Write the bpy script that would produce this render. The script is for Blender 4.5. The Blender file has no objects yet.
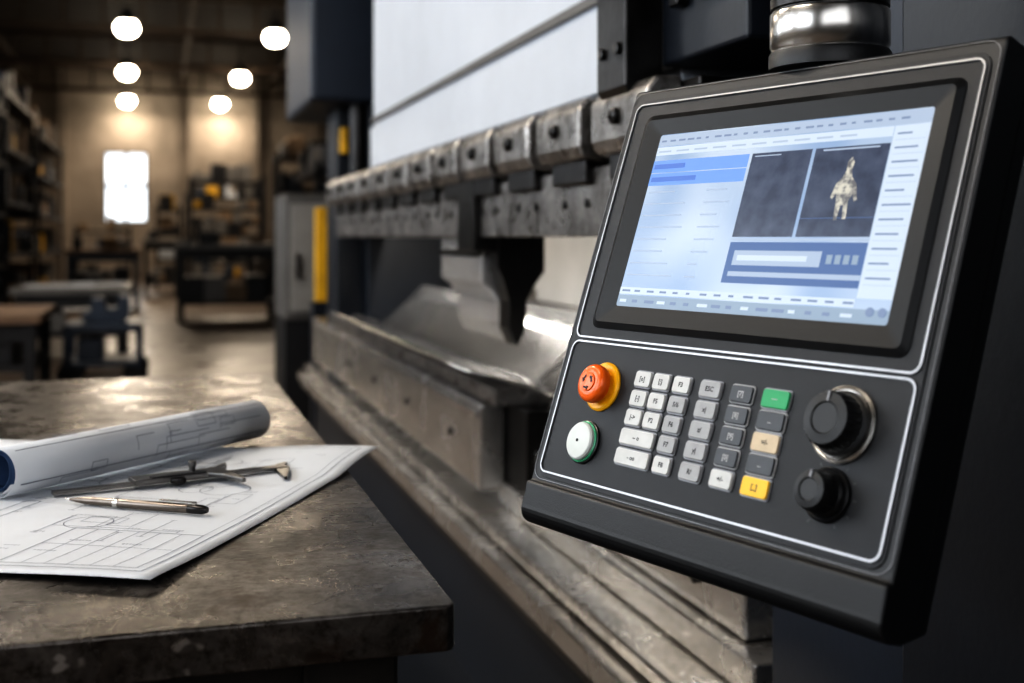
import bpy, bmesh, math, random
from mathutils import Vector, Matrix
random.seed(7)
H=1.2
scene=bpy.context.scene

# ---------------------------------------------------------------- materials
def newmat(name):
    m=bpy.data.materials.new(name); m.use_nodes=True
    nt=m.node_tree; b=nt.nodes["Principled BSDF"]
    return m,nt,b
def mat(name,col,rough=0.5,metal=0.0,var=0.0,scale=8.0,bump=0.0,bscale=60.0,col2=None,rvar=0.0,stretch=None,coat=0.0,detail=6.0,spec=0.5):
    m,nt,b=newmat(name)
    b.inputs['Base Color'].default_value=(*col,1); b.inputs['Roughness'].default_value=rough
    b.inputs['Metallic'].default_value=metal; b.inputs['Coat Weight'].default_value=coat
    b.inputs['Specular IOR Level'].default_value=spec
    tc=nt.nodes.new('ShaderNodeTexCoord'); mp=nt.nodes.new('ShaderNodeMapping')
    nt.links.new(tc.outputs['Object'],mp.inputs[0])
    if stretch: mp.inputs['Scale'].default_value=stretch
    if var>0 or col2:
        n=nt.nodes.new('ShaderNodeTexNoise'); n.inputs['Scale'].default_value=scale; n.inputs['Detail'].default_value=detail
        n.inputs['Roughness'].default_value=0.65
        nt.links.new(mp.outputs[0],n.inputs['Vector'])
        r=nt.nodes.new('ShaderNodeValToRGB')
        c2=col2 if col2 else tuple(c*(1-var) for c in col)
        r.color_ramp.elements[0].position=0.35; r.color_ramp.elements[0].color=(*c2,1)
        r.color_ramp.elements[1].position=0.65; r.color_ramp.elements[1].color=(*col,1)
        nt.links.new(n.outputs['Fac'],r.inputs[0]); nt.links.new(r.outputs[0],b.inputs['Base Color'])
        if rvar>0:
            mr=nt.nodes.new('ShaderNodeMapRange'); mr.inputs['From Min'].default_value=0.3; mr.inputs['From Max'].default_value=0.7
            mr.inputs['To Min'].default_value=rough+rvar; mr.inputs['To Max'].default_value=max(0.05,rough-rvar)
            nt.links.new(n.outputs['Fac'],mr.inputs['Value']); nt.links.new(mr.outputs[0],b.inputs['Roughness'])
    if bump>0:
        n2=nt.nodes.new('ShaderNodeTexNoise'); n2.inputs['Scale'].default_value=bscale; n2.inputs['Detail'].default_value=4
        nt.links.new(mp.outputs[0],n2.inputs['Vector'])
        bp=nt.nodes.new('ShaderNodeBump'); bp.inputs['Strength'].default_value=bump; bp.inputs['Distance'].default_value=0.002
        nt.links.new(n2.outputs['Fac'],bp.inputs['Height']); nt.links.new(bp.outputs[0],b.inputs['Normal'])
    return m
def emis(name,col,strength,base=None):
    m,nt,b=newmat(name)
    b.inputs['Base Color'].default_value=(*(base or col),1)
    b.inputs['Emission Color'].default_value=(*col,1); b.inputs['Emission Strength'].default_value=strength
    b.inputs['Roughness'].default_value=0.35
    return m
def worn_metal(name,dark,midc,light,scale=7,fine=60,fineamt=.85,metal=.8,r0=.2,r1=.6,bump=.5,bs=34,scratch=(.42,.39,.36),sang=(.4,-.7,1.3),sdens=.67,stretch=None,bdist=.004,finedark=(.25,.21,.18),sscale=16,sst=30,rust=None):
    m,nt,b=newmat(name)
    L=nt.links.new
    tc=nt.nodes.new('ShaderNodeTexCoord')
    base=nt.nodes.new('ShaderNodeMapping'); L(tc.outputs['Object'],base.inputs[0])
    if stretch: base.inputs['Scale'].default_value=stretch
    def noise(scale,detail=8,rough=.65,dist=0.0,st=None):
        n=nt.nodes.new('ShaderNodeTexNoise'); n.inputs['Scale'].default_value=scale; n.inputs['Detail'].default_value=detail
        n.inputs['Roughness'].default_value=rough; n.inputs['Distortion'].default_value=dist
        if st:
            mp=nt.nodes.new('ShaderNodeMapping'); mp.inputs['Scale'].default_value=st[0]; mp.inputs['Rotation'].default_value=st[1]
            L(tc.outputs['Object'],mp.inputs[0]); L(mp.outputs[0],n.inputs['Vector'])
        else: L(base.outputs[0],n.inputs['Vector'])
        return n
    n1=noise(scale,12,.72,.3)
    r1_=nt.nodes.new('ShaderNodeValToRGB'); cr=r1_.color_ramp
    cr.elements[0].position=.36; cr.elements[0].color=(*dark,1)
    cr.elements[1].position=.66; cr.elements[1].color=(*light,1)
    e=cr.elements.new(.5); e.color=(*midc,1)
    L(n1.outputs['Fac'],r1_.inputs[0])
    n2=noise(fine,10,.8)
    r2=nt.nodes.new('ShaderNodeValToRGB'); r2.color_ramp.elements[0].position=.36; r2.color_ramp.elements[0].color=(*finedark,1)
    r2.color_ramp.elements[1].position=.52; r2.color_ramp.elements[1].color=(1,1,1,1)
    L(n2.outputs['Fac'],r2.inputs[0])
    mx=nt.nodes.new('ShaderNodeMix'); mx.data_type='RGBA'; mx.blend_type='MULTIPLY'; mx.inputs[0].default_value=fineamt
    L(r1_.outputs[0],mx.inputs[6]); L(r2.outputs[0],mx.inputs[7])
    acc=mx.outputs[2]
    def over(fac,col):
        nonlocal acc
        m2=nt.nodes.new('ShaderNodeMix'); m2.data_type='RGBA'; m2.inputs[7].default_value=(*col,1)
        L(fac,m2.inputs[0]); L(acc,m2.inputs[6]); acc=m2.outputs[2]
    if rust:
        nr=noise(13,8,.7,.5); rr_=nt.nodes.new('ShaderNodeValToRGB'); rr_.color_ramp.elements[0].position=.57; rr_.color_ramp.elements[0].color=(0,0,0,1)
        rr_.color_ramp.elements[1].position=.66; rr_.color_ramp.elements[1].color=(.8,.8,.8,1); L(nr.outputs['Fac'],rr_.inputs[0]); over(rr_.outputs[0],rust)
    for rot in sang:
        s=noise(sscale,2,.5,0,((1,sst,1),(0,0,rot)))
        rs=nt.nodes.new('ShaderNodeValToRGB'); rs.color_ramp.elements[0].position=sdens; rs.color_ramp.elements[0].color=(0,0,0,1)
        rs.color_ramp.elements[1].position=sdens+.03; rs.color_ramp.elements[1].color=(.6,.6,.6,1)
        L(s.outputs['Fac'],rs.inputs[0]); over(rs.outputs[0],scratch)
    L(acc,b.inputs['Base Color'])
    b.inputs['Metallic'].default_value=metal
    n3=noise(scale*1.6,9,.7,.4)
    mr=nt.nodes.new('ShaderNodeMapRange'); mr.inputs['From Min'].default_value=.38; mr.inputs['From Max'].default_value=.62
    mr.inputs['To Min'].default_value=r0; mr.inputs['To Max'].default_value=r1
    L(n3.outputs['Fac'],mr.inputs['Value']); L(mr.outputs[0],b.inputs['Roughness'])
    n4=noise(bs,10,.7)
    bp=nt.nodes.new('ShaderNodeBump'); bp.inputs['Strength'].default_value=bump; bp.inputs['Distance'].default_value=bdist
    L(n4.outputs['Fac'],bp.inputs['Height']); L(bp.outputs[0],b.inputs['Normal'])
    return m

M={}
M['table']=worn_metal('worn_steel_plate',(.075,.068,.063),(.150,.136,.124),(.31,.285,.265),8,90,.85,.88,.18,.42,.28,60,(.60,.56,.52),(.4,-.7,1.3,2.1),.700,None,.003,(.20,.165,.14),30,18,(.075,.048,.032))
M['tleg']=mat('dark_painted_steel',(.04,.036,.032),.5,.5,.5,14,.4,40)
M['navy']=mat('navy_machine_paint',(.008,.012,.020),.42,.0,.35,3,.15,90)
M['navy2']=mat('navy_frame_paint',(.013,.022,.040),.45,.0,.3,3,.15,90)
M['white']=mat('white_machine_paint',(.54,.575,.63),.38,.0,.10,2.5)
M['steel']=worn_metal('machined_steel',(.17,.16,.15),(.33,.315,.30),(.52,.50,.48),13,90,.5,.88,.24,.42,.08,90,(.75,.72,.68),(.3,1.2),.70,None,.002,(.33,.30,.27),24,10)
M['steel_l']=worn_metal('rail_steel',(.50,.485,.465),(.58,.565,.545),(.66,.645,.625),2.5,140,.14,.88,.17,.30,.01,120,(.85,.83,.80),(),.71,None,.001,(.5,.48,.45))
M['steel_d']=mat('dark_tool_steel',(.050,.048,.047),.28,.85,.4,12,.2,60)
M['bright']=mat('bright_sheet_steel',(.80,.80,.80),.17,.94,.05,2)
M['punchm']=mat('ground_punch_steel',(.76,.74,.72),.26,.75,.15,9,.03,60)
M['chrome']=mat('brushed_chrome',(.58,.56,.53),.24,1.0,.15,10)
M['calip']=mat('satin_caliper_steel',(.24,.235,.23),.34,.9,.2,40)
M['black']=mat('black_plastic',(.008,.0085,.0095),.42,0,.2,20,.12,700)
M['face']=mat('panel_face_film',(.012,.013,.0155),.45,0,.25,12,.15,900,spec=.4)
M['bezel']=mat('screen_bezel',(.005,.0055,.0065),.42,0,.2,20,.08,700,spec=.35)
M['trim']=mat('silver_trim',(.40,.40,.41),.35,.8,.15,20)
M['key_l']=mat('light_key',(.58,.58,.56),.4,0,.12,60)
M['key_g']=mat('grey_key',(.36,.36,.36),.4,0,.15,60)
M['key_d']=mat('dark_key',(.045,.05,.058),.4,0,.2,60)
M['key_c']=mat('cream_key',(.60,.48,.32),.4,0,.15,60)
M['key_y']=mat('yellow_key',(.88,.52,.01),.4,0,.08,60)
M['key_gr']=mat('green_key',(.005,.33,.11),.4,0,.1,60)
M['keyring']=mat('key_surround',(.24,.24,.25),.4,.3,.1,60)
M['ink']=mat('dark_ink',(.012,.012,.015),.6,0,.1,50)
M['inkw']=mat('white_ink',(.45,.45,.45),.6,0,.1,50)
M['inkg']=mat('grey_ink',(.12,.12,.12),.6,0,.1,50)
M['red']=mat('estop_orange_red',(.90,.155,.006),.32,0,.10,30,coat=.3)
M['yellow']=mat('estop_yellow',(.92,.46,.006),.38,0,.1,30)
M['yellowp']=mat('yellow_safety_paint',(.70,.40,.015),.5,0,.3,6)
M['wbut']=mat('white_button',(.62,.65,.62),.35,0,.08,30)
M['greenr']=mat('green_button_ring',(.03,.34,.16),.3,0,.1,30)
M['paper']=mat('paper',(.68,.70,.73),.75,0,.05,6)
M['paper_in']=mat('paper_blue_back',(.03,.065,.14),.8,0,.1,6)
M['pline']=mat('blueprint_ink',(.16,.18,.23),.8,0,.2,30)
M['bronze']=mat('scriber_metal',(.22,.19,.165),.3,.9,.3,40)
M['concrete']=mat('concrete_floor',(.20,.155,.12),.34,0,.0,1.2,.2,14,col2=(.105,.082,.064),rvar=.12)
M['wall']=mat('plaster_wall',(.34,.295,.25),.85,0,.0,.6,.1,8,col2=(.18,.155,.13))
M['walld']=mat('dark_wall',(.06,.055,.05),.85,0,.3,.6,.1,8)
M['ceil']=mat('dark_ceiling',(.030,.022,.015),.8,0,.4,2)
M['truss']=mat('truss_steel',(.075,.052,.035),.6,.3,.3,3)
M['wood']=mat('worn_wood',(.22,.14,.085),.6,0,.0,6,.2,30,col2=(.11,.07,.045),stretch=(1,8,8))
M['grey']=mat('grey_cabinet',(.14,.135,.13),.5,.2,.25,4)
M['lgrey']=mat('light_grey_guard',(.30,.29,.275),.5,.0,.25,3)
M['guard']=mat('cream_rear_guard',(.42,.41,.39),.5,.0,.2,3)
M['dk']=mat('dark_shelf_steel',(.020,.020,.022),.5,.3,.25,4)
M['card']=mat('cardboard',(.18,.125,.08),.8,0,.25,5)
M['bluep']=mat('blue_grey_paint',(.03,.042,.065),.45,.1,.25,5)
M['rubber']=mat('rubber',(.012,.012,.012),.7,0,.2,30)
M['lamp']=emis('lamp_lens',(1,.88,.70),40)
M['led']=emis('led_tube_lens',(1,.93,.84),6)
M['daylight']=emis('frosted_daylight_pane',(.87,.93,1.0),5.4)
M['daylight2']=emis('frosted_daylight_pane_dim',(.94,.96,1.0),1.9)
M['winlight']=emis('bright_window_pane',(.84,.92,1.0),1.9)
M['casing']=mat('lamp_casing',(.12,.12,.12),.4,.5,.2,10)

# ---------------------------------------------------------------- helpers
groups={}
def G(name,mw=None):
    e=bpy.data.objects.new(name,None); e.empty_display_size=.1
    scene.collection.objects.link(e)
    if mw is not None: e.matrix_world=mw
    groups[e]=mw is None
    return e
def addobj(name,me,mats,parent=None,smooth=False,bevel=0,seg=2):
    for m in (mats if isinstance(mats,(list,tuple)) else [mats]): me.materials.append(m)
    o=bpy.data.objects.new(name,me); scene.collection.objects.link(o)
    if parent: o.parent=parent
    if smooth:
        for p in me.polygons: p.use_smooth=True
    if bevel>0:
        b=o.modifiers.new('bevel','BEVEL'); b.width=bevel; b.segments=seg; b.limit_method='ANGLE'; b.angle_limit=math.radians(35)
        b.harden_normals=False
    return o
def mesh(name,vs,fs,mats,parent=None,**k):
    me=bpy.data.meshes.new(name); me.from_pydata(vs,[],fs); me.update()
    bm=bmesh.new(); bm.from_mesh(me); bmesh.ops.recalc_face_normals(bm,faces=bm.faces); bm.to_mesh(me); bm.free()
    return addobj(name,me,mats,parent,**k)
def boxv(b):
    x0,x1,y0,y1,z0,z1=b
    return [(x0,y0,z0),(x1,y0,z0),(x1,y1,z0),(x0,y1,z0),(x0,y0,z1),(x1,y0,z1),(x1,y1,z1),(x0,y1,z1)]
BF=[(0,3,2,1),(4,5,6,7),(0,1,5,4),(1,2,6,5),(2,3,7,6),(3,0,4,7)]
def box(name,b,m,parent=None,bevel=.003,seg=2):
    return mesh(name,boxv(b),BF,m,parent,bevel=bevel,seg=seg)
def multi(name,bs,mats,parent=None,bevel=0.0):
    vs=[];fs=[];mi=[]
    for b in bs:
        o=len(vs); vs+=boxv(b[:6]); fs+=[tuple(i+o for i in f) for f in BF]; mi+=[b[6] if len(b)>6 else 0]*6
    me=bpy.data.meshes.new(name); me.from_pydata(vs,[],fs)
    for p,i in zip(me.polygons,mi): p.material_index=i
    me.update()
    return addobj(name,me,mats,parent,bevel=bevel)
def prismY(name,prof,y0,y1,m,parent=None,bevel=.002):
    n=len(prof); vs=[(x,y0,z) for x,z in prof]+[(x,y1,z) for x,z in prof]
    fs=[tuple(range(n)),tuple(range(n,2*n))]+[(i,(i+1)%n,n+(i+1)%n,n+i) for i in range(n)]
    return mesh(name,vs,fs,m,parent,bevel=bevel)
def prismX(name,prof,x0,x1,m,parent=None,bevel=.002,seg=2):
    n=len(prof); vs=[(x0,y,z) for y,z in prof]+[(x1,y,z) for y,z in prof]
    fs=[tuple(range(n)),tuple(range(n,2*n))]+[(i,(i+1)%n,n+(i+1)%n,n+i) for i in range(n)]
    return mesh(name,vs,fs,m,parent,bevel=bevel,seg=seg)
def plate(name,pts,z0,z1,m,parent=None,bevel=0.0,seg=2):
    n=len(pts); vs=[(x,y,z0) for x,y in pts]+[(x,y,z1) for x,y in pts]
    fs=[tuple(range(n)),tuple(range(n,2*n))]+[(i,(i+1)%n,n+(i+1)%n,n+i) for i in range(n)]
    return mesh(name,vs,fs,m,parent,bevel=bevel,seg=seg)
def rrect(a0,a1,b0,b1,r,seg=6):
    pts=[]
    for cx,cy,s in((a1-r,b1-r,0),(a0+r,b1-r,90),(a0+r,b0+r,180),(a1-r,b0+r,270)):
        for i in range(seg+1):
            t=math.radians(s+90*i/seg); pts.append((cx+r*math.cos(t),cy+r*math.sin(t)))
    return pts
def ring(name,po,pi,z0,z1,m,parent=None,zi0=None,zi1=None,bevel=0):
    n=len(po); zi1=z1 if zi1 is None else zi1
    vs=[(x,y,z0) for x,y in po]+[(x,y,z1) for x,y in po]+[(x,y,zi1) for x,y in pi]+[(x,y,z0) for x,y in pi]
    fs=[]
    for i in range(n):
        j=(i+1)%n
        for k in range(4):
            l=(k+1)%4; fs.append((k*n+i,k*n+j,l*n+j,l*n+i))
    return mesh(name,vs,fs,m,parent,bevel=bevel)
def lathe(name,prof,m,parent=None,mw=None,N=40,ripple=0,rn=0,rrange=None,smooth=True):
    vs=[];fs=[]
    for k,(r,z) in enumerate(prof):
        for i in range(N):
            t=2*math.pi*i/N; rr=r
            if ripple and rrange and rrange[0]<=k<=rrange[1]: rr=r*(1+ripple*math.cos(rn*t))
            vs.append((rr*math.cos(t),rr*math.sin(t),z))
    for k in range(len(prof)-1):
        for i in range(N):
            j=(i+1)%N; fs.append((k*N+i,k*N+j,(k+1)*N+j,(k+1)*N+i))
    fs.append(tuple(range(N))); fs.append(tuple((len(prof)-1)*N+i for i in range(N)))
    if mw is not None: vs=[tuple(mw@Vector(v)) for v in vs]
    o=mesh(name,vs,fs,m,parent,smooth=smooth)
    if smooth:
        md=o.modifiers.new('es','EDGE_SPLIT'); md.split_angle=math.radians(40)
    return o
T=Matrix.Translation
def RX(d): return Matrix.Rotation(math.radians(d),4,'X')
def RY(d): return Matrix.Rotation(math.radians(d),4,'Y')
def RZ(d): return Matrix.Rotation(math.radians(d),4,'Z')
def cyl(name,p0,p1,r,m,parent=None,N=24):
    p0=Vector(p0);p1=Vector(p1);d=p1-p0
    q=d.to_track_quat('Z','Y').to_matrix().to_4x4()
    return lathe(name,[(r,0),(r,d.length)],m,parent,T(p0)@q,N)
def text(name,s,size,x,y,z,m,parent):
    c=bpy.data.curves.new(name,'FONT'); c.body=s; c.size=size; c.align_x='CENTER'; c.align_y='CENTER'; c.resolution_u=2; c.offset=.00018
    o=bpy.data.objects.new(name,c); scene.collection.objects.link(o)
    bpy.context.view_layer.update()
    me=bpy.data.meshes.new_from_object(o.evaluated_get(bpy.context.evaluated_depsgraph_get()))
    bpy.data.objects.remove(o)
    me.materials.clear()
    ob=addobj(name,me,m,parent); ob.location=(x,y,z); return ob

# ---------------------------------------------------------------- room
X0,X1,Y0,Y1,ZC=-5.0,5.0,-3.0,35.0,5.9
box('floor',(X0-.2,X1+.2,Y0-.2,Y1+.2,-.1,0),M['concrete'],bevel=0)
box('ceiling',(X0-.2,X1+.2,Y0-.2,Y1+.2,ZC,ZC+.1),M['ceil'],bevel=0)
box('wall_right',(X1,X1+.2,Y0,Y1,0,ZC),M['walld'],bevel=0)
wx0,wx1,wz0,wz1=-1.50,-.33,1.60,3.60
multi('wall_back',[(X0,wx0,Y1,Y1+.2,0,ZC),(wx1,X1,Y1,Y1+.2,0,ZC),(wx0,wx1,Y1,Y1+.2,0,wz0),(wx0,wx1,Y1,Y1+.2,wz1,ZC)],M['wall'])
g=G('window_1')
box('pane',(wx0,wx1,Y1+.1,Y1+.12,wz0,wz1),M['winlight'],g,bevel=0)
fr=[(wx0,wx1,Y1+.0,Y1+.1,wz0,wz0+.06),(wx0,wx1,Y1,Y1+.1,wz1-.06,wz1),(wx0,wx0+.06,Y1,Y1+.1,wz0,wz1),(wx1-.06,wx1,Y1,Y1+.1,wz0,wz1),
    ((wx0+wx1)/2-.04,(wx0+wx1)/2+.04,Y1,Y1+.1,wz0,wz1),(wx0,wx1,Y1,Y1+.1,2.60,2.70)]
multi('frame',fr,M['grey'],g)
WL=[(-1.5,1.7),(2.6,5.8),(6.7,9.9),(14,17)]
bs=[];z0,z1=1.7,4.6;yy=Y0
for a,b in WL:
    bs.append((X0-.2,X0,yy,a,0,ZC)); bs.append((X0-.2,X0,a,b,0,z0)); bs.append((X0-.2,X0,a,b,z1,ZC)); yy=b
bs.append((X0-.2,X0,yy,Y1,0,ZC))
multi('wall_left',bs,M['wall'])
for i,(a,b) in enumerate(WL):  # added unseen windows, glowing panes give soft daylight from the left
    g=G('window_%d'%(i+2))
    box('pane',(X0-.14,X0-.12,a,b,z0,z1),M['daylight'],g,bevel=0)
    bs=[(X0-.12,X0,a,b,z0,z0+.05),(X0-.12,X0,a,b,z1-.05,z1)]
    for k in range(5):
        y=a+(b-a)*k/4; bs.append((X0-.12,X0-.04,y-.025,y+.025,z0,z1))
    for k in range(1,4):
        z=z0+(z1-z0)*k/4; bs.append((X0-.12,X0-.06,a,b,z-.02,z+.02))
    multi('glazing_bars',bs,M['grey'],g)
fx0,fx1=-3.6,1.0
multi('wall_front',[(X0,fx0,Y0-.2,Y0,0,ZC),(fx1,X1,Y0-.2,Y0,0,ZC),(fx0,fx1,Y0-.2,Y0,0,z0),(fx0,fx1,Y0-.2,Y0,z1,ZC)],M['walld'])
g=G('window_6'); box('pane',(fx0,fx1,Y0-.14,Y0-.12,z0,z1),M['daylight2'],g,bevel=0)  # added window behind the camera, fill light for paper, roll and panel
bs=[]
for k in range(6):
    x=fx0+(fx1-fx0)*k/5; bs.append((x-.025,x+.025,Y0-.12,Y0-.04,z0,z1))
for k in range(5):
    z=z0+(z1-z0)*k/4; bs.append((fx0,fx1,Y0-.12,Y0-.06,z-.02,z+.02))
multi('glazing_bars',bs,M['grey'],g)
bs=[]
for x in (-4.6,-2.6,.9,2.6,4.4): bs.append((x-.12,x+.12,Y1-.2,Y1,0,ZC))
multi('trim_1',bs,M['wall'])
for k in range(7):
    y=4+k*5; bs=[(X0,X1,y-.06,y+.06,ZC-.75,ZC-.65),(X0,X1,y-.06,y+.06,ZC-.1,ZC)]
    for i in range(14):
        x=X0+.36+i*.72; bs.append((x-.03,x+.03,y-.03,y+.03,ZC-.7,ZC))
    g=G('roof_truss'); multi('truss_members',bs,M['truss'],g)
for x in (-3.4,.6,3.0):
    g=G('ceiling_conduit'); cyl('pipe',(x,Y0,ZC-.35),(x,Y1,ZC-.35),.05,M['truss'],g,12)

# ---------------------------------------------------------------- lamps
def area(name,loc,size,power,col,parent,sy=None):
    l=bpy.data.lights.new(name,'AREA'); l.energy=power; l.color=col
    l.size=size
    if sy: l.shape='RECTANGLE'; l.size_y=sy
    else: l.shape='DISK'
    o=bpy.data.objects.new(name,l); scene.collection.objects.link(o); o.location=loc; o.parent=parent
    return o
def highbay(x,y,z=5.0,p=75):
    g=G('high_bay_lamp')
    lathe('reflector',[(.05,.26),(.08,.24),(.11,.16),(.20,.03),(.19,.02),(.10,.13)],M['casing'],g,T((x,y,z)),28)
    lathe('lens',[(.05,.06),(.13,.035),(.18,-.02),(.195,-.09),(.17,-.16),(.11,-.21),(.03,-.23)],M['lamp'],g,T((x,y,z)),24)
    cyl('hanger',(x,y,z+.26),(x,y,ZC),.012,M['casing'],g,8)
    area('lamp_light',(x,y,z-.28),.5,p,(1,.84,.66),g)
for (x,y) in [(-.57,22.3),(-.72,28.3),(-.87,34.3),(2.07,22.6),(1.81,28.6),(1.62,34.3)]:
    highbay(x,y,5.02,60 if y>34 else 100)
for (x,y,p) in [(-1.9,1.6,60),(-1.9,4.8,95),(-1.9,9,80)]:  # added battens out of view, key light for the foreground
    g=G('led_batten_light')
    box('body',(x-.12,x+.12,y-.9,y+.9,4.4,4.48),M['casing'],g)
    box('diffuser',(x-.10,x+.10,y-.88,y+.88,4.38,4.4),M['led'],g)
    cyl('hanger_1',(x,y-.7,4.48),(x,y-.7,ZC),.008,M['casing'],g,8); cyl('hanger_2',(x,y+.7,4.48),(x,y+.7,ZC),.008,M['casing'],g,8)
    area('batten_light',(x,y,4.36),.2,p,(1,.90,.77),g,1.7)

# ---------------------------------------------------------------- steel work table
g=G('steel_work_table')
tx0,tx1,ty0,ty1=-.85,.232,.940,2.66
tp=rrect(tx0,tx1,ty0,ty1,.010)
plate('top_plate',tp,.862,.900,M['table'],g,bevel=.0025,seg=3)
bs=[]
for (x,y) in((tx1-.12,ty0+.04),(tx0+.04,ty0+.04),(tx1-.12,ty1-.12),(tx0+.04,ty1-.12)):
    bs.append((x,x+.08,y,y+.08,0,.862))
bs+=[(tx0+.05,tx1-.05,ty0+.055,ty0+.095,.79,.862),(tx0+.05,tx1-.05,ty1-.095,ty1-.055,.79,.862),(tx0+.055,tx0+.095,ty0+.05,ty1-.05,.79,.862),(tx1-.095,tx1-.055,ty0+.05,ty1-.05,.79,.862),
     (tx0+.06,tx1-.06,ty0+.06,ty1-.06,.18,.20)]
multi('leg_frame',bs,M['tleg'],g,bevel=.004)

# ---------------------------------------------------------------- blueprint sheet
R=Vector((.29,1.615));F=Vector((-.008,1.062));U1=(F-R).normalized();P1=Vector((-.88,.475)).normalized()
LW=(F-R).length;LL=.84
def sz(u,v):
    lift=.010*max(0,1-((u/.16)**2+(v/.18)**2))+.0035*math.exp(-((u-LW)/.06)**2)*(0.5+.5*math.sin(v*14+1))
    return .9012+lift+.0010*(1+math.sin(u*13+v*9))
def sp(u,v,dz=0):
    q=R+U1*u+P1*v; return (q.x,q.y,sz(u,v)+dz)
g=G('blueprint_sheet')
nu,nv=44,54
vs=[sp(LW*i/nu,LL*j/nv) for j in range(nv+1) for i in range(nu+1)]
fs=[(j*(nu+1)+i,j*(nu+1)+i+1,(j+1)*(nu+1)+i+1,(j+1)*(nu+1)+i) for j in range(nv) for i in range(nu)]
o=mesh('paper',vs,fs,M['paper'],g,smooth=True); sd=o.modifiers.new('s','SOLIDIFY'); sd.thickness=.0004
vs=[];fs=[]
def seg(u0,v0,u1,v1,w=.0009):
    d=math.hypot(u1-u0,v1-v0); 
    if d<1e-4: return
    nx,ny=-(v1-v0)/d*w/2,(u1-u0)/d*w/2; k=max(1,int(d/.015))
    b=len(vs)
    for i in range(k+1):
        t=i/k;u=u0+(u1-u0)*t;v=v0+(v1-v0)*t
        vs.append(sp(u+nx,v+ny,.0007));vs.append(sp(u-nx,v-ny,.0007))
    for i in range(k): fs.append((b+2*i,b+2*i+1,b+2*i+3,b+2*i+2))
def rect(a,b,c,d,w=.0009): seg(a,b,c,b,w);seg(c,b,c,d,w);seg(c,d,a,d,w);seg(a,d,a,b,w)
def circ(u,v,r,w=.0008):
    for i in range(20):
        t0=i/20*6.283;t1=(i+1)/20*6.283; seg(u+r*math.cos(t0),v+r*math.sin(t0),u+r*math.cos(t1),v+r*math.sin(t1),w)
rect(.02,.02,LW-.02,LL-.02,.0012); rect(.03,.03,LW-.03,LL-.03,.0006)
rect(LW-.16,.03,LW-.03,.17,.0010) 
for k in range(6): seg(LW-.16,.03+.023*k,LW-.03,.03+.023*k,.0007)
seg(LW-.10,.03,LW-.10,.17,.0007)
for k in range(95):
    u=random.uniform(.05,LW-.14);v=random.uniform(.05,LL-.14);w=random.uniform(.015,.09);h=random.uniform(.012,.08)
    t=random.random()
    if t<.45: rect(u,v,u+w,v+h,random.choice((.0007,.0011)))
    elif t<.6: circ(u+.02,v+.02,random.uniform(.008,.03))
    elif t<.8: seg(u,v,u+w,v,.0008);seg(u,v-.004,u,v+.004,.0008);seg(u+w,v-.004,u+w,v+.004,.0008)
    else: seg(u,v,u,v+h*1.5,.0008);seg(u-.004,v,u+.004,v,.0008)
for k in range(90):
    u=random.uniform(.05,LW-.06);v=random.uniform(.05,LL-.08)
    for q in range(random.randint(3,7)): seg(u,v+q*.0035,u+random.uniform(.002,.004),v+q*.0035+.001,.0010)
mesh('drawing_lines',vs,fs,M['pline'],g)

# ---------------------------------------------------------------- rolled blueprint
A=Vector((-.178,1.447));Bv=Vector((.131,1.772));dr=(Bv-A).normalized();LN=(Bv-A).length;rr=.0295
mw=Matrix(((dr.x,-dr.y,0,A.x),(dr.y,dr.x,0,A.y),(0,0,1,.9045+rr),(0,0,0,1)))
g=G('rolled_blueprint',mw)
vs=[];fs=[];NS=150;turn=3.2
for i in range(NS+1):
    t=i/NS; a=2*math.pi*turn*t-1.2; r=.0185+(rr-.0185)*t
    for x in (0,LN*.33,LN*.66,LN): vs.append((x+ (0.004*math.sin(a*.9) if x in(0,LN) else 0),r*math.cos(a),r*math.sin(a)))
for i in range(NS):
    for k in range(3): b=i*4+k; fs.append((b,b+1,b+5,b+4))
o=mesh('rolled_paper',vs,fs,[M['paper'],M['paper_in']],g,smooth=True); sd=o.modifiers.new('s','SOLIDIFY'); sd.thickness=.0005; sd.offset=0
for p in o.data.polygons:
    if p.index<NS*3*.55: p.material_index=1
vs=[];fs=[]
def rl(x0,x1,a0,a1,w=.0008):
    k=max(1,int(abs(a1-a0)/.1)); b=len(vs); R2=rr+.0006
    if abs(a1-a0)<1e-6:
        for a in (a0-w/rr/2,a0+w/rr/2):
            vs.append((x0,R2*math.cos(a),R2*math.sin(a)));vs.append((x1,R2*math.cos(a),R2*math.sin(a)))
        fs.append((b,b+1,b+3,b+2)); return
    for i in range(k+1):
        a=a0+(a1-a0)*i/k
        vs.append((x0,R2*math.cos(a),R2*math.sin(a)));vs.append((x0+w,R2*math.cos(a),R2*math.sin(a)))
    for i in range(k): fs.append((b+2*i,b+2*i+1,b+2*i+3,b+2*i+2))
for k in range(24):
    x=random.uniform(.02,LN-.1);a=random.uniform(.3,4.3);l=random.uniform(.02,.09);da=random.uniform(.2,.7)
    rl(x,x+l,a,a);rl(x,x,a,a+da)
    if random.random()<.5: rl(x+l,x+l,a,a+da);rl(x,x+l,a+da,a+da)
rl(.012,LN-.012,2.2,2.2,.0012); rl(.012,LN-.012,3.6,3.6,.0012)
mesh('drawing_lines',vs,fs,M['pline'],g)

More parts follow.
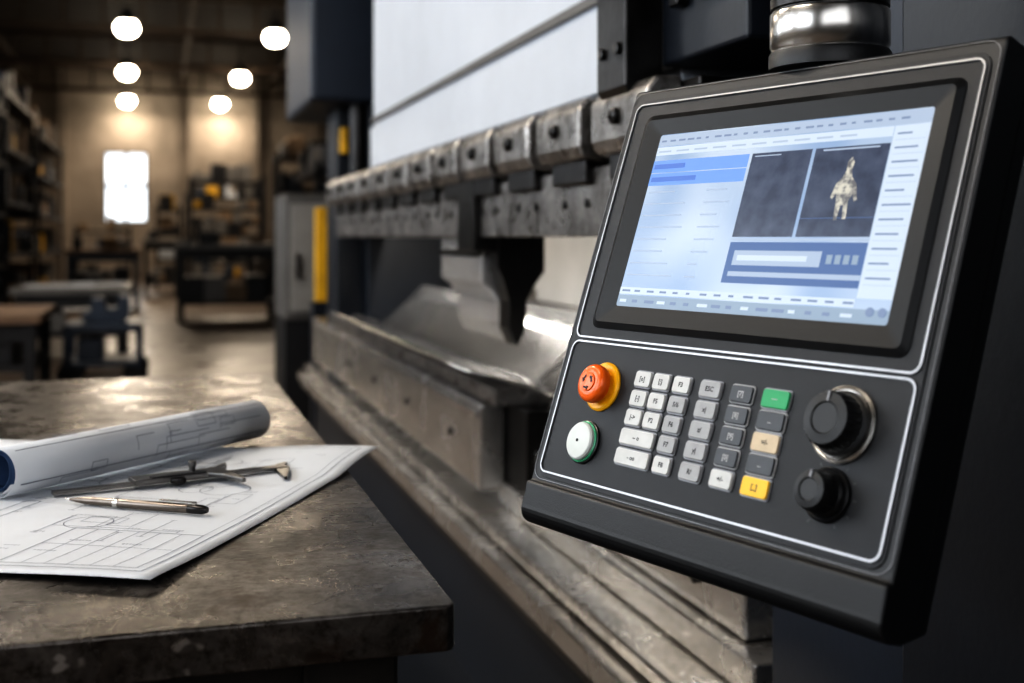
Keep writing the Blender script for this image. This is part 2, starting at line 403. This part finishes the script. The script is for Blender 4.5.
# ---------------------------------------------------------------- vernier caliper
mw=T((-.118,1.447,.9042))@RZ(17)
g=G('vernier_caliper',mw)
plate('beam',[(0,-.0065),(.283,-.0085),(.283,.0085),(0,.0065)],.0015,.005,M['calip'],g)
plate('fixed_jaw',[(.268,.0085),(.266,-.012),(.262,-.032),(.256,-.062),(.2590,-.064),(.273,-.036),(.281,-.016),(.286,-.008),(.286,.010),(.296,.024),(.294,.027),(.280,.018),(.272,.010)],.0005,.0042,M['steel_d'],g)
plate('sliding_jaw',[(.090,-.014),(.178,-.014),(.190,-.034),(.200,-.070),(.205,-.069),(.206,-.034),(.203,-.012),(.203,.011),(.214,.022),(.219,.038),(.213,.037),(.196,.018),(.186,.016),(.090,.016)],.0045,.0095,M['calip'],g,bevel=.0008)
plate('vernier_plate',[(.110,-.013),(.176,-.013),(.176,-.003),(.110,-.003)],.0095,.0107,M['steel_d'],g)
lathe('lock_screw',[(.004,0),(.004,.006),(.005,.007),(.005,.013),(.003,.014)],M['calip'],g,T((.165,.007,.0085)),20)
lathe('thumb_wheel',[(.008,0),(.0085,.001),(.0085,.005),(.008,.006)],M['steel_d'],g,T((.140,-.017,.002)),32,.05,16,(0,3))
bs=[(.02+.004*k,.0205+.004*k,-.001 if k%5 else -.003,.0035,.005,.0053) for k in range(17)]+[(.21+.004*k,.2105+.004*k,-.001 if k%5 else -.003,.005,.005,.0053) for k in range(9)]
multi('scale_marks',bs,M['ink'],g)

# ---------------------------------------------------------------- mechanical pencil
p0=Vector((-.096,1.402));p1=Vector((.049,1.305));d=(p1-p0); ang=math.degrees(math.atan2(d.y,d.x))
mw=T((p0.x,p0.y,.9085))@RZ(ang)@RY(90)
g=G('mechanical_pencil',mw)
lathe('barrel',[(.0012,.0),(.0022,.006),(.0042,.022),(.0046,.03),(.0046,.06),(.0050,.062),(.0050,.150),(.0045,.152)],M['bronze'],g,None,20,.03,8,(2,6))
lathe('tip_cone',[(.0004,-.006),(.0011,.001)],M['chrome'],g,None,12)
lathe('grip_ring',[(.0053,.058),(.0053,.064)],M['chrome'],g,None,20)
lathe('cap',[(.0047,.150),(.0052,.153),(.0050,.168),(.003,.174)],M['steel_d'],g,None,20)
multi('pocket_clip',[(-.0075,-.0062,-.0018,.0018,.115,.160),(-.0075,-.0045,-.0018,.0018,.156,.160)],M['chrome'],g)

# ---------------------------------------------------------------- press brake
g=G('press_brake')
box('near_side_frame',(.80,1.9,.25,1.452,0,3.2),M['navy2'],g,bevel=.006)
box('near_upper_head',(.765,1.9,1.452,1.74,1.47,3.2),M['navy'],g,bevel=.006)
box('near_frame_cover',(.775,.80,.25,1.12,.05,2.9),M['navy'],g,bevel=.006)
prismY('guide_bracket',[(.70,1.44),(.70,3.1),(.765,3.1),(.765,1.44),(.745,1.41),(.72,1.41)],1.735,1.86,M['steel_d'],g,bevel=.004)
bs=[]
for k in range(3): bs.append((.745,.765,1.50+.07*k,1.53+.07*k,1.55,2.6))
multi('guide_ribs',bs,M['steel_d'],g,bevel=.003)
box('valve_block',(.70,.765,1.56,1.70,1.62,1.78),M['steel_d'],g,bevel=.006)
for k,(yy,zz) in enumerate(((1.76,1.50),(1.83,1.50),(1.76,1.66),(1.83,1.66))):
    lathe('bracket_bolt_%d'%k,[(.010,0),(.010,.006),(.005,.007)],M['steel_d'],g,T((.70,yy,zz))@RY(-90),12)
box('far_head',(.635,1.35,5.25,6.3,1.80,3.3),M['navy2'],g,bevel=.02)
box('far_side_frame',(.90,1.9,5.3,6.4,0,3.0),M['navy'],g,bevel=.006)
box('far_column',(.78,.90,5.45,5.8,.5,1.80),M['navy'],g,bevel=.006)
box('light_curtain_post',(.81,.89,6.42,6.52,.85,1.36),M['yellowp'],g,bevel=.004)
box('light_curtain_base',(.79,.90,6.41,6.54,0,.85),M['navy'],g,bevel=.004)
box('yellow_stop_block',(.79,.82,5.38,5.44,1.58,1.70),M['yellowp'],g,bevel=.004)
cyl('far_cylinder',(.86,5.36,1.2),(.86,5.36,1.8),.035,M['steel_d'],g)
box('ram',(.80,.98,1.74,4.60,1.44,3.15),M['white'],g,bevel=.004)
box('ram_groove_strip',(.790,.80,1.75,4.60,1.642,1.662),M['grey'],g,bevel=.001)
box('ram_lower_strip',(.788,.80,1.75,4.60,1.47,1.625),M['white'],g,bevel=.002)
box('ram_beam',(.745,.98,1.60,5.25,1.2,1.325),M['steel'],g,bevel=.003)
box('ram_beam_cap',(.765,.98,1.60,5.25,1.325,1.44),M['steel_d'],g,bevel=.003)
k=0;y=1.66
while y<5.1:
    w=.245; y1=y+w
    prismY('clamp_%d'%k,[(.765,1.33),(.715,1.34),(.705,1.36),(.705,1.425),(.722,1.447),(.765,1.447)],y,y1,M['steel'],g,bevel=.006)
    lathe('clamp_bolt_%d'%k,[(.014,0),(.014,.008),(.009,.012),(.007,.012),(.006,.006)],M['steel_d'],g,T((.705,y+w*.5,1.395))@RY(-90),16)
    box('clamp_wedge_%d'%k,(.728,.748,y+.03,y+w-.03,1.296,1.345),M['steel_d'],g,bevel=.004)
    for q in (.25,.75): lathe('beam_bolt_%d_%d'%(k,q*4),[(.009,0),(.009,.004),(.004,.005)],M['steel_d'],g,T((.745,y+w*q,1.262))@RY(-90),12)
    y+=.305;k+=1
box('tool_adapter_block',(.725,.80,2.77,2.93,1.165,1.345),M['steel_d'],g,bevel=.004)
pp=[(.785,0),(.785,-.075),(.800,-.105),(.815,-.155),(.815,-.225),(.835,-.268),(.856,-.225),(.861,-.155),(.882,-.115),(.905,-.085),(.905,0)]
pp=[(x,z+H) for x,z in pp]
prismY('punch_near',pp,2.765,2.86,M['steel_d'],g,bevel=.003)
pq=[(.770,0),(.770,-.115),(.795,-.135),(.815,-.165),(.818,-.215),(.836,-.262),(.853,-.215),(.858,-.15),(.90,-.08),(.90,0)]
prismY('punch_long',[(x,z+H) for x,z in pq],2.862,3.30,M['punchm'],g,bevel=.003)
box('punch_clamp_strip',(.764,.772,2.87,3.29,1.150,1.166),M['steel_d'],g,bevel=.001)
prismY('die',[(.765,.795),(.765,.835),(.815,.842),(.836,.815),(.857,.842),(.905,.835),(.905,.795)],2.72,5.6,M['steel'],g,bevel=.002)
box('die_rail',(.75,.815,2.80,6.1,.577,.79),M['steel_l'],g,bevel=.006)
box('die_rail_top',(.815,.93,2.62,6.1,.60,.795),M['steel_d'],g,bevel=.004)
box('die_rail_lip',(.742,.75,2.82,6.05,.755,.772),M['bright'],g,bevel=.002)
box('near_die_holder',(.83,.915,1.585,6.0,.60,.705),M['steel_l'],g,bevel=.005)
box('bed_strip_upper',(.80,.95,1.50,6.2,.545,.598),M['steel_l'],g,bevel=.004)
box('bed_ledge_upper',(.72,.95,1.455,6.2,.515,.543),M['steel_l'],g,bevel=.004)
box('bed_ledge_lower',(.685,.95,1.455,6.2,.462,.508),M['steel_l'],g,bevel=.004)
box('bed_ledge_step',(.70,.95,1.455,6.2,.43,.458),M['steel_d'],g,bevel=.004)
box('bed_body',(.79,1.4,1.452,6.3,.02,.43),M['navy'],g,bevel=.004)
box('base_plinth',(.46,.85,1.452,6.3,.0,.03),M['navy'],g,bevel=.004)  # added dark plate, stands in for shade on the floor by the bed
box('bed_top',(.95,1.4,1.452,6.2,.43,.66),M['steel_d'],g,bevel=.004)
for k,yy in enumerate((1.75,2.25,3.1,3.7,4.3,4.9)):
    lathe('rail_bolt_%d'%k,[(.011,0),(.011,.006),(.006,.007)],M['steel_d'],g,T((.83 if yy<2.7 else .75,yy,.652 if yy<2.7 else .68))@RY(-90),14)
cyl('gauge_rod',(.98,1.9,.755),(.98,5.2,.755),.022,M['chrome'],g)
cyl('gauge_rod_2',(1.06,1.9,.70),(1.06,5.2,.70),.018,M['chrome'],g)
multi('rod_brackets',[(.95,1.09,y,y+.05,.64,.78) for y in (1.95,3.2,4.6)],M['steel_d'],g,bevel=.003)
box('rear_guard',(1.55,1.6,1.452,5.3,.3,2.4),M['guard'],g,bevel=.004)
box('back_gauge_beam',(1.2,1.32,1.6,5.2,.90,.97),M['steel_d'],g,bevel=.004)
for i,yy in enumerate((2.3,3.0,4.0)):
    prismY('gauge_finger_%d'%i,[(1.05,.97),(1.05,1.0),(1.28,1.02),(1.28,.97)],yy,yy+.07,M['steel'],g,bevel=.003)
box('work_light_body',(1.0,1.06,1.9,4.9,1.40,1.43),M['casing'],g)  # added light strip, brightens the dark machine interior and the sheet
box('work_light_lens',(1.005,1.055,1.92,4.88,1.392,1.40),M['led'],g,bevel=0)
area('work_light',(1.03,3.4,1.385),.05,24,(1,.95,.88),g,2.9)
g=G('bent_sheet_metal')
prof=[(.635,.912),(.70,.894),(.77,.872),(.822,.855),(.836,.850),(.850,.857),(.90,.897),(.96,.950),(1.02,1.008)]
n=len(prof);ys=[2.50+i*.20 for i in range(12)]
vs=[(x,y,z) for y in ys for i,(x,z) in enumerate(prof)]
fs=[(j*n+i,j*n+i+1,(j+1)*n+i+1,(j+1)*n+i) for j in range(len(ys)-1) for i in range(n-1)]
o=mesh('sheet',vs,fs,M['bright'],g,smooth=True); sd=o.modifiers.new('s','SOLIDIFY'); sd.thickness=.004

# ---------------------------------------------------------------- CNC control panel
hx=Vector((.3067,-.9517,0)).normalized(); vx=Vector((.3137,.1009,.944)); vx=(vx-hx*vx.dot(hx)).normalized(); nx=hx.cross(vx)
Dp=Vector((.3698,1.1419,.964))
mw=Matrix(((hx.x,vx.x,nx.x,Dp.x),(hx.y,vx.y,nx.y,Dp.y),(hx.z,vx.z,nx.z,Dp.z),(0,0,0,1)))
g=G('cnc_control_panel',mw); cp=g
def prof_arc(cx,cy,r,t0,t1,k): return [(cx+r*math.cos(math.radians(t0+(t1-t0)*i/k)),cy+r*math.sin(math.radians(t0+(t1-t0)*i/k))) for i in range(k+1)]
pf=[(.4165,-.052)]+prof_arc(.4115,-.007,.007,0,90,4)+[(-.0115,0),(-.0135,.005),(-.036,.0035)]+prof_arc(-.038,-.0115,.015,85,180,7)+[(-.052,-.026),(-.040,-.052)]
prismX('housing',pf,-.013,.4315,M['black'],g,bevel=.005,seg=3)
prismX('rear_cover',[(.38,-.052),(.35,-.085),(.06,-.085),(.02,-.052)],.04,.38,M['black'],g,bevel=.008,seg=3)
plate('face_film',rrect(-.004,.4225,-.006,.404,.014),-.0005,.0012,M['face'],g,bevel=.0004)
w=.0018
def frame(name,a0,a1,b0,b1,r,wd=w,z1=.0028,m='trim'):
    ring(name,rrect(a0,a1,b0,b1,r),rrect(a0+wd,a1-wd,b0+wd,b1-wd,max(.001,r-wd)),.0008,z1,M[m],g)
frame('screen_trim',-.001,.419,.1405,.399,.010)
frame('keypad_trim',-.001,.419,-.001,.1375,.010)
frame('housing_edge_trim',-.0105,.429,-.0085,.4135,.014,.0005,.0012,'keyring')
ring('screen_bezel',rrect(.020,.405,.152,.384,.010),rrect(.028,.399,.158,.377,.006),.001,.002,M['bezel'],g,zi1=.0060)
ring('screen_bezel_inner',rrect(.028,.399,.158,.377,.006),rrect(.052,.381,.176,.360,.003),.001,.0060,M['bezel'],g,zi1=.0033)
def scr(name,col,s=.86): return emis(name,col,s,(.02,.02,.02))
S={}
def view_tex(name,c0,c1,sc,lo,hi,det=6,st=.86):
    m,nt,b=newmat(name); L=nt.links.new
    tc=nt.nodes.new('ShaderNodeTexCoord'); n=nt.nodes.new('ShaderNodeTexNoise'); n.inputs['Scale'].default_value=sc; n.inputs['Detail'].default_value=det
    r=nt.nodes.new('ShaderNodeValToRGB'); r.color_ramp.elements[0].position=lo; r.color_ramp.elements[0].color=(*c0,1)
    r.color_ramp.elements[1].position=hi; r.color_ramp.elements[1].color=(*c1,1)
    L(tc.outputs['Object'],n.inputs['Vector']); L(n.outputs['Fac'],r.inputs[0]); L(r.outputs[0],b.inputs['Emission Color'])
    b.inputs['Emission Strength'].default_value=st; b.inputs['Base Color'].default_value=(.02,.02,.02,1); b.inputs['Roughness'].default_value=.25
    return m
S['bg']=view_tex('lcd_background',(.30,.42,.62),(.56,.65,.77),9,.35,.65,1)
S['white']=scr('lcd_white',(.58,.67,.79)); S['pale']=scr('lcd_pale_grey',(.39,.48,.62)); S['blue']=scr('lcd_blue',(.06,.18,.60))
S['mid']=scr('lcd_mid_blue',(.05,.13,.33)); S['dark']=view_tex('lcd_dark_view',(.022,.038,.085),(.075,.10,.17),55,.35,.75); S['part']=view_tex('lcd_part_tan',(.16,.16,.17),(.66,.63,.54),160,.40,.6)
S['txt']=scr('lcd_text',(.18,.25,.40)); S['tb']=scr('lcd_taskbar',(.27,.36,.47)); S['lb']=scr('lcd_highlight',(.15,.33,.80))
box('lcd',(.050,.383,.174,.361,.0012,.0030),S['bg'],g,bevel=0)
mats=[S[k] for k in('white','pale','blue','mid','dark','part','txt','tb','lb')]
W_,PA,BL,MI,DK,PT,TX,TB,LB=range(9)
ui=[]
def q(a0,a1,b0,b1,c,l=0): ui.append((a0,a1,b0,b1,.0030,.0032+l*.0002,c))
q(.052,.381,.347,.359,PA); q(.052,.345,.337,.346,W_); q(.052,.186,.318,.331,LB); q(.052,.186,.304,.317,LB); q(.055,.120,.308,.313,BL,1); q(.055,.100,.322,.327,BL,1)
q(.346,.381,.197,.346,W_)
q(.190,.262,.249,.331,DK); q(.266,.345,.249,.331,DK); q(.190,.345,.2455,.2475,PA); q(.190,.345,.205,.244,MI)
q(.052,.381,.176,.188,TB); q(.052,.345,.189,.196,W_)
q(.198,.300,.222,.236,PA,1); q(.196,.345,.2115,.216,PA,1); q(.203,.285,.2265,.2315,W_,2)
q(.275,.335,.328,.3295,PA,1)
q(.194,.226,.3275,.3285,PA,1); q(.266,.345,.2655,.266,MI,1)
for k in range(4): q(.306+.009*k,.312+.009*k,.225,.233,TB,1)
for k in range(24):
    a=.056+.0128*k; q(a,a+random.uniform(.004,.010),.3515,.3535,TX,1)
for k in range(16):
    a=.056+.0185*k; q(a,a+random.uniform(.006,.014),.1805,.1835,TX if k%3 else W_,1); q(a,a+random.uniform(.004,.012),.1915,.1935,TX,1)
for k in range(11):
    b=.338-.0125*k; q(.350,.350+random.uniform(.012,.028),b,b+.0016,TX,1); q(.349,.378,b-.005,b-.0046,PA,1)
for k in range(8):
    b=.296-.0125*k; q(.056,.056+random.uniform(.03,.07),b,b+.0014,PA,1); q(.14,.14+random.uniform(.01,.035),b,b+.0014,PA,1)
for k in range(10): q(.056+.026*k,.074+.026*k,.340,.3418,PA,1)
multi('lcd_interface',ui,mats,g)
pts=[(.302,.262),(.306,.262),(.307,.276),(.311,.276),(.313,.263),(.318,.263),(.316,.280),(.320,.286),(.324,.279),(.327,.281),(.322,.296),(.314,.303),(.312,.310),(.313,.317),(.309,.322),(.304,.317),(.305,.309),(.302,.303),(.295,.297),(.291,.284),(.294,.282),(.298,.288),(.300,.280)]
pts=[(.309+(a-.309)*.8,.296+(b-.296)*.95) for a,b in pts]
plate('lcd_part_preview',pts,.0032,.0035,S['part'],g)
lathe('lcd_icon',[(.004,.0032),(.004,.0037)],S['txt'],g,T((.362,.186,0)),16); lathe('lcd_icon_2',[(.004,.0032),(.004,.0037)],S['txt'],g,T((.374,.186,0)),16)
def key(i,a,b,wk,hk,m,lab,ink='ink',surround=True):
    if surround: plate('key_frame_%s'%i,rrect(a-wk/2-.0013,a+wk/2+.0013,b-hk/2-.0013,b+hk/2+.0013,.0033,4),.001,.0024,M['keyring'] if m!='key_d' else M['key_g'],g)
    plate('key_%s'%i,rrect(a-wk/2,a+wk/2,b-hk/2,b+hk/2,.0026,4),.001,.0044,M[m],g,bevel=.0007)
    if lab: text('key_label_%s'%i,lab,.0062,a,b,.00455,M[ink],g)
cols=[.1205,.146,.1735,.2105,.2485,.2875]; rows=[.1065,.0878,.0695,.0510,.0322]
lm=[['key_l','key_l','key_l','key_g','key_d','key_gr'],['key_l','key_l','key_g','key_g','key_d','key_d'],['key_l','key_l','key_g','key_g','key_d','key_c'],
    ['W','','key_g','key_g','key_d','key_d'],['W','','key_l','key_g','key_l','key_y']]
labs=[['[o]','[:]','F3','ESC','[7]','—'],['[-]','F5','5/6','x|','[8]','...'],['|->','P2','F6','z/','[9]','=/-'],['-- o','','F7','y|','[0]','...'],['- oo','','F8','R/','+/-','[_]']]
for r in range(5):
    for c in range(6):
        m=lm[r][c]
        if m=='': continue
        i='%d%d'%(r+1,c+1)
        if m=='W': key(i,.1325,rows[r],.046,.0145,'key_l',labs[r][c]); continue
        wk=.0215 if c<3 else (.025 if c<5 else .029); hk=.0145 if c<5 else .0155
        key(i,cols[c],rows[r],wk,hk,m,labs[r][c],'inkw' if m in('key_d','key_gr') else 'ink')
# e-stop
E=(.0640,.0935,0)
lathe('estop_base',[(.0245,.001),(.0245,.003),(.0225,.0048),(.015,.0048)],M['yellow'],g,T(E),48)
lathe('estop_stem',[(.0150,.004),(.0150,.009)],M['yellow'],g,T(E),32)
lathe('estop_button',[(.0150,.0075),(.0182,.009),(.0190,.0115),(.0190,.0165),(.0178,.0192),(.0150,.0210),(.0115,.0215)],M['red'],g,T(E),48)
lathe('estop_top_disc',[(.0095,.0213),(.0095,.0226),(.0080,.0230)],M['red'],g,T(E),32)
for k in range(3):
    t0=k*2.094
    pts=[(E[0]+r_*math.cos(t0+d_),E[1]+r_*math.sin(t0+d_)) for r_,d_ in((.0076,0),(.0076,.7),(.0090,.7),(.0064,1.25),(.0042,.7),(.0055,.7),(.0055,0))]
    plate('estop_arrow_%d'%k,pts,.0228,.0234,M['ink'],g)
Bc=T((.058,.037,0))
lathe('button_bezel',[(.0215,.001),(.0215,.003),(.0200,.0040)],M['steel_d'],g,Bc,48)
lathe('button_green_ring',[(.0202,.003),(.0202,.0050),(.0185,.0058)],M['greenr'],g,Bc,48)
lathe('button_cap',[(.0186,.005),(.0186,.0085),(.0170,.0103),(.010,.0111),(.002,.0113)],M['wbut'],g,Bc,48)
lathe('button_dot',[(.0016,.0111),(.0016,.0118)],M['ink'],g,Bc,12)
def knob(i,a,b,r):
    lathe('knob_ring_%d'%i,[(r*1.30,.001),(r*1.30,.004),(r*1.20,.0052),(r*1.13,.0046)],M['chrome' if i==1 else 'bezel'],g,T((a,b,0)),56)
    lathe('knob_skirt_%d'%i,[(r*1.11,.003),(r*1.09,.007),(r*.98,.009)],M['black'],g,T((a,b,0)),56)
    lathe('knob_%d'%i,[(r*.95,.008),(r*.97,.010),(r*.92,.022),(r*.86,.0245),(r*.55,.0255),(r*.5,.0245),(r*.02,.0245)],M['black'],g,T((a,b,0)),144,.022,24,(0,2))
    box('knob_pointer_%d'%i,(a-.0009,a+.0009,b+r*.55,b+r*.88,.0250,.0260),M['keyring'],g,bevel=0)
knob(1,.360,.095,.0238); knob(2,.360,.0395,.0165)
vs=[];fs=[]
for k in range(11):
    t=math.radians(-60+k*30); c,s=math.cos(t),math.sin(t); r0,r1=.0242,.0270; b=len(vs)
    for (r_,o_) in((r0,-.0003),(r1,-.0003),(r1,.0003),(r0,.0003)): vs.append((.360+r_*c-o_*s,.0395+r_*s+o_*c,.0016))
    fs.append((b,b+1,b+2,b+3))
mesh('knob_scale_marks',vs,fs,M['inkg'],g)
box('side_seam',(.4305,.4325,-.03,.40,-.036,-.0345),M['bezel'],g,bevel=0)

# pendant arm
g=G('pendant_arm')
px_,py_=.612,.997
lathe('swivel_collar',[(.050,1.358),(.057,1.360),(.057,1.373),(.055,1.376)],M['black'],g,T((px_,py_,0)),48)
lathe('swivel_joint',[(.0545,1.375),(.0545,1.379),(.056,1.381),(.056,1.412),(.0545,1.414)],M['chrome'],g,T((px_,py_,0)),48)
lathe('lock_ring',[(.053,1.413),(.053,1.416),(.0555,1.417),(.0555,1.427),(.052,1.429)],M['steel_d'],g,T((px_,py_,0)),48)
lathe('tube',[(.050,1.427),(.050,1.80),(.048,1.82)],M['black'],g,T((px_,py_,0)),48)
box('arm_beam',(px_-.055,.775,py_-.05,py_+.05,1.72,1.84),M['black'],g,bevel=.01)
box('mount_block',(px_+.02,px_+.06,py_-.03,py_+.03,1.27,1.36),M['black'],g,bevel=.004)

# ---------------------------------------------------------------- background furniture
def rack(x0,x1,y0,y1,h,nsh=5,name='storage_shelf'):
    g=G(name); bs=[]
    for x in(x0,x1-.06):
        for y in(y0,y1-.06): bs.append((x,x+.06,y,y+.06,0,h))
    zs=[.15+(h-.3)*k/(nsh-1) for k in range(nsh)]
    for z in zs: bs.append((x0,x1,y0,y1,z,z+.05))
    multi('shelf_frame',bs,M['dk'],g)
    st=[]
    lx=(x1-x0)>(y1-y0)
    for z in zs:
        t=(x0 if lx else y0)+.1; end=(x1 if lx else y1)-.25
        while t<end:
            w=random.uniform(.10,.32); hh=random.uniform(.10,(h-.3)/(nsh-1)*.7)
            if random.random()<.9:
                dpt=random.uniform(.05,.2)
                c=random.choices([0,1,2,3,4,5],[6,3,4,1.0,1,1.0])[0]
                if lx: st.append((t,t+w*.9,y0+dpt,y1-.08,z+.05,z+.05+hh,c))
                else: st.append((x0+.08,x1-dpt,t,t+w*.9,z+.05,z+.05+hh,c))
            t+=w
    multi('stored_parts',st,[M['dk'],M['card'],M['grey'],M['yellowp'],M['bluep'],M['white']],g,bevel=.01)
rack(-2.75,-1.9,13.2,16.6,2.9); rack(-3.0,-2.0,17.2,21.0,3.3); rack(-3.1,-2.0,22,27,3.1)
rack(-4.6,-3.6,9,12.5,3.0)
rack(.55,2.0,24.0,24.8,2.4,5); rack(2.1,3.4,22.6,23.4,2.8,5); rack(-.1,.45,27,28,1.9,4)
rack(-2.0,-.7,30.5,31.3,1.45,3); rack(.6,2.6,31,31.8,2.3,4)
rack(1.75,2.6,14,16.5,2.1,4)
def bench(name,x0,x1,y0,y1,h,top,leg,shelf=True,items=0):
    g=G(name); box('top',(x0,x1,y0,y1,h-.07,h),M[top],g,bevel=.008)
    bs=[]
    for x in(x0+.04,x1-.12):
        for y in(y0+.04,y1-.12): bs.append((x,x+.08,y,y+.08,0,h-.07))
    bs+= [(x0+.04,x1-.04,y0+.06,y0+.1,h-.2,h-.07),(x0+.04,x1-.04,y1-.1,y1-.06,h-.2,h-.07)]
    if shelf: bs.append((x0+.05,x1-.05,y0+.05,y1-.05,.25,.3))
    multi('frame',bs,M[leg],g,bevel=.004)
    st=[]
    for k in range(items):
        x=random.uniform(x0+.05,x1-.35); y=random.uniform(y0+.05,y1-.3); st.append((x,x+random.uniform(.1,.3),y,y+.22,h,h+random.uniform(.04,.2),k%4))
    if shelf:
        for k in range(4):
            x=x0+.1+(x1-x0-.3)*k/4; st.append((x,x+(x1-x0)/5,y0+.1,y1-.15,.3,.3+random.uniform(.15,.4),k%3))
    if st: multi('stored_parts',st,[M['dk'],M['grey'],M['card'],M['yellowp']],g,bevel=.01)
bench('steel_workbench',.2,1.66,17.0,18.2,1.10,'grey','dk',True,3)
bench('wooden_workbench',-2.2,-.80,8.9,10.2,.66,'wood','dk',True,3)
bench('layout_table',-1.35,-.28,11.9,13.3,.72,'grey','dk',True,0)
g=G('drawing_sheets'); multi('sheets',[(-1.25,-.62,12.1,12.75,.721,.728),(-.85,-.34,12.3,13.0,.729,.735)],M['paper'],g)
bench('steel_workbench',-1.5,-.3,20.5,21.7,1.0,'wood','bluep',True,4)
bench('assembly_table',-.35,.40,24.2,25.2,1.15,'grey','dk',True,3)
g=G('tool_trolley')
x0,x1,y0,y1=-.74,-.14,10.0,10.75
multi('frame',[(x0,x1,y0,y1,.44,.50),(x0,x1,y0,y1,.16,.20),(x0,x0+.05,y0,y0+.05,.14,.5),(x1-.05,x1,y0,y0+.05,.14,.5),(x0,x0+.05,y1-.05,y1,.14,.5),(x1-.05,x1,y1-.05,y1,.14,.5),(x0+.1,x0+.3,y0+.1,y1-.2,.2,.38)],M['bluep'],g,bevel=.01)
prismY('vise_body',[(x0+.15,.5),(x0+.12,.56),(x0+.2,.60),(x0+.2,.70),(x0+.3,.70),(x0+.32,.62),(x0+.40,.62),(x0+.42,.72),(x0+.5,.72),(x0+.5,.56),(x0+.46,.5)],y0+.2,y0+.42,M['bluep'],g,bevel=.01)
cyl('vise_screw',(x0-.02,y0+.31,.60),(x0+.2,y0+.31,.60),.02,M['steel'],g,12)
for i,(x,y) in enumerate(((x0+.05,y0+.06),(x1-.05,y0+.06),(x0+.05,y1-.06),(x1-.05,y1-.06))):
    lathe('wheel_%d'%i,[(.03,-.025),(.09,-.025),(.10,-.015),(.10,.015),(.09,.025),(.03,.025)],M['rubber'],g,T((x,y,.10))@RX(90),24)
g=G('electrical_cabinet'); box('body',(.72,1.15,7.2,7.9,.70,1.46),M['grey'],g,bevel=.01)
box('door',(.75,1.12,7.18,7.2,.75,1.40),M['lgrey'],g,bevel=.005); box('handle',(.78,.80,7.15,7.18,.95,1.1),M['steel_d'],g); box('plinth',(.72,1.15,7.22,7.88,0,.70),M['dk'],g)

# ---------------------------------------------------------------- recentre groups
bpy.context.view_layer.update()
for e,auto in groups.items():
    if not auto: continue
    mn=Vector((1e9,)*3);mx=Vector((-1e9,)*3)
    for c in e.children:
        pts=[c.location+Vector(v.co) for v in c.data.vertices] if c.type=='MESH' else [c.location]
        for p in pts:
            for k in range(3): mn[k]=min(mn[k],p[k]);mx[k]=max(mx[k],p[k])
    ctr=Vector(((mn.x+mx.x)/2,(mn.y+mx.y)/2,mn.z)); e.location=ctr
    for c in e.children: c.location=c.location-ctr

# ---------------------------------------------------------------- world, camera
w=bpy.data.worlds.new('World'); scene.world=w; w.use_nodes=True
w.node_tree.nodes['Background'].inputs[0].default_value=(.5,.6,.75,1); w.node_tree.nodes['Background'].inputs[1].default_value=.15
cd=bpy.data.cameras.new('Camera'); cam=bpy.data.objects.new('Camera',cd); scene.collection.objects.link(cam)
cd.sensor_width=36; cd.lens=1185/1024*36; cd.shift_y=-(341.5-237)/1024
cam.location=(0,0,H); cam.rotation_euler=(math.radians(90),0,-math.atan2(.2847,.9586))
cd.dof.use_dof=True; cd.dof.focus_distance=1.18; cd.dof.aperture_fstop=4.0
cd.clip_start=.02
scene.camera=cam
scene.view_settings.view_transform='Standard'
for lk in ('High Contrast','Medium High Contrast'):
    try:
        scene.view_settings.look=lk; break
    except Exception as ex: print(ex)
scene.view_settings.exposure=-.1
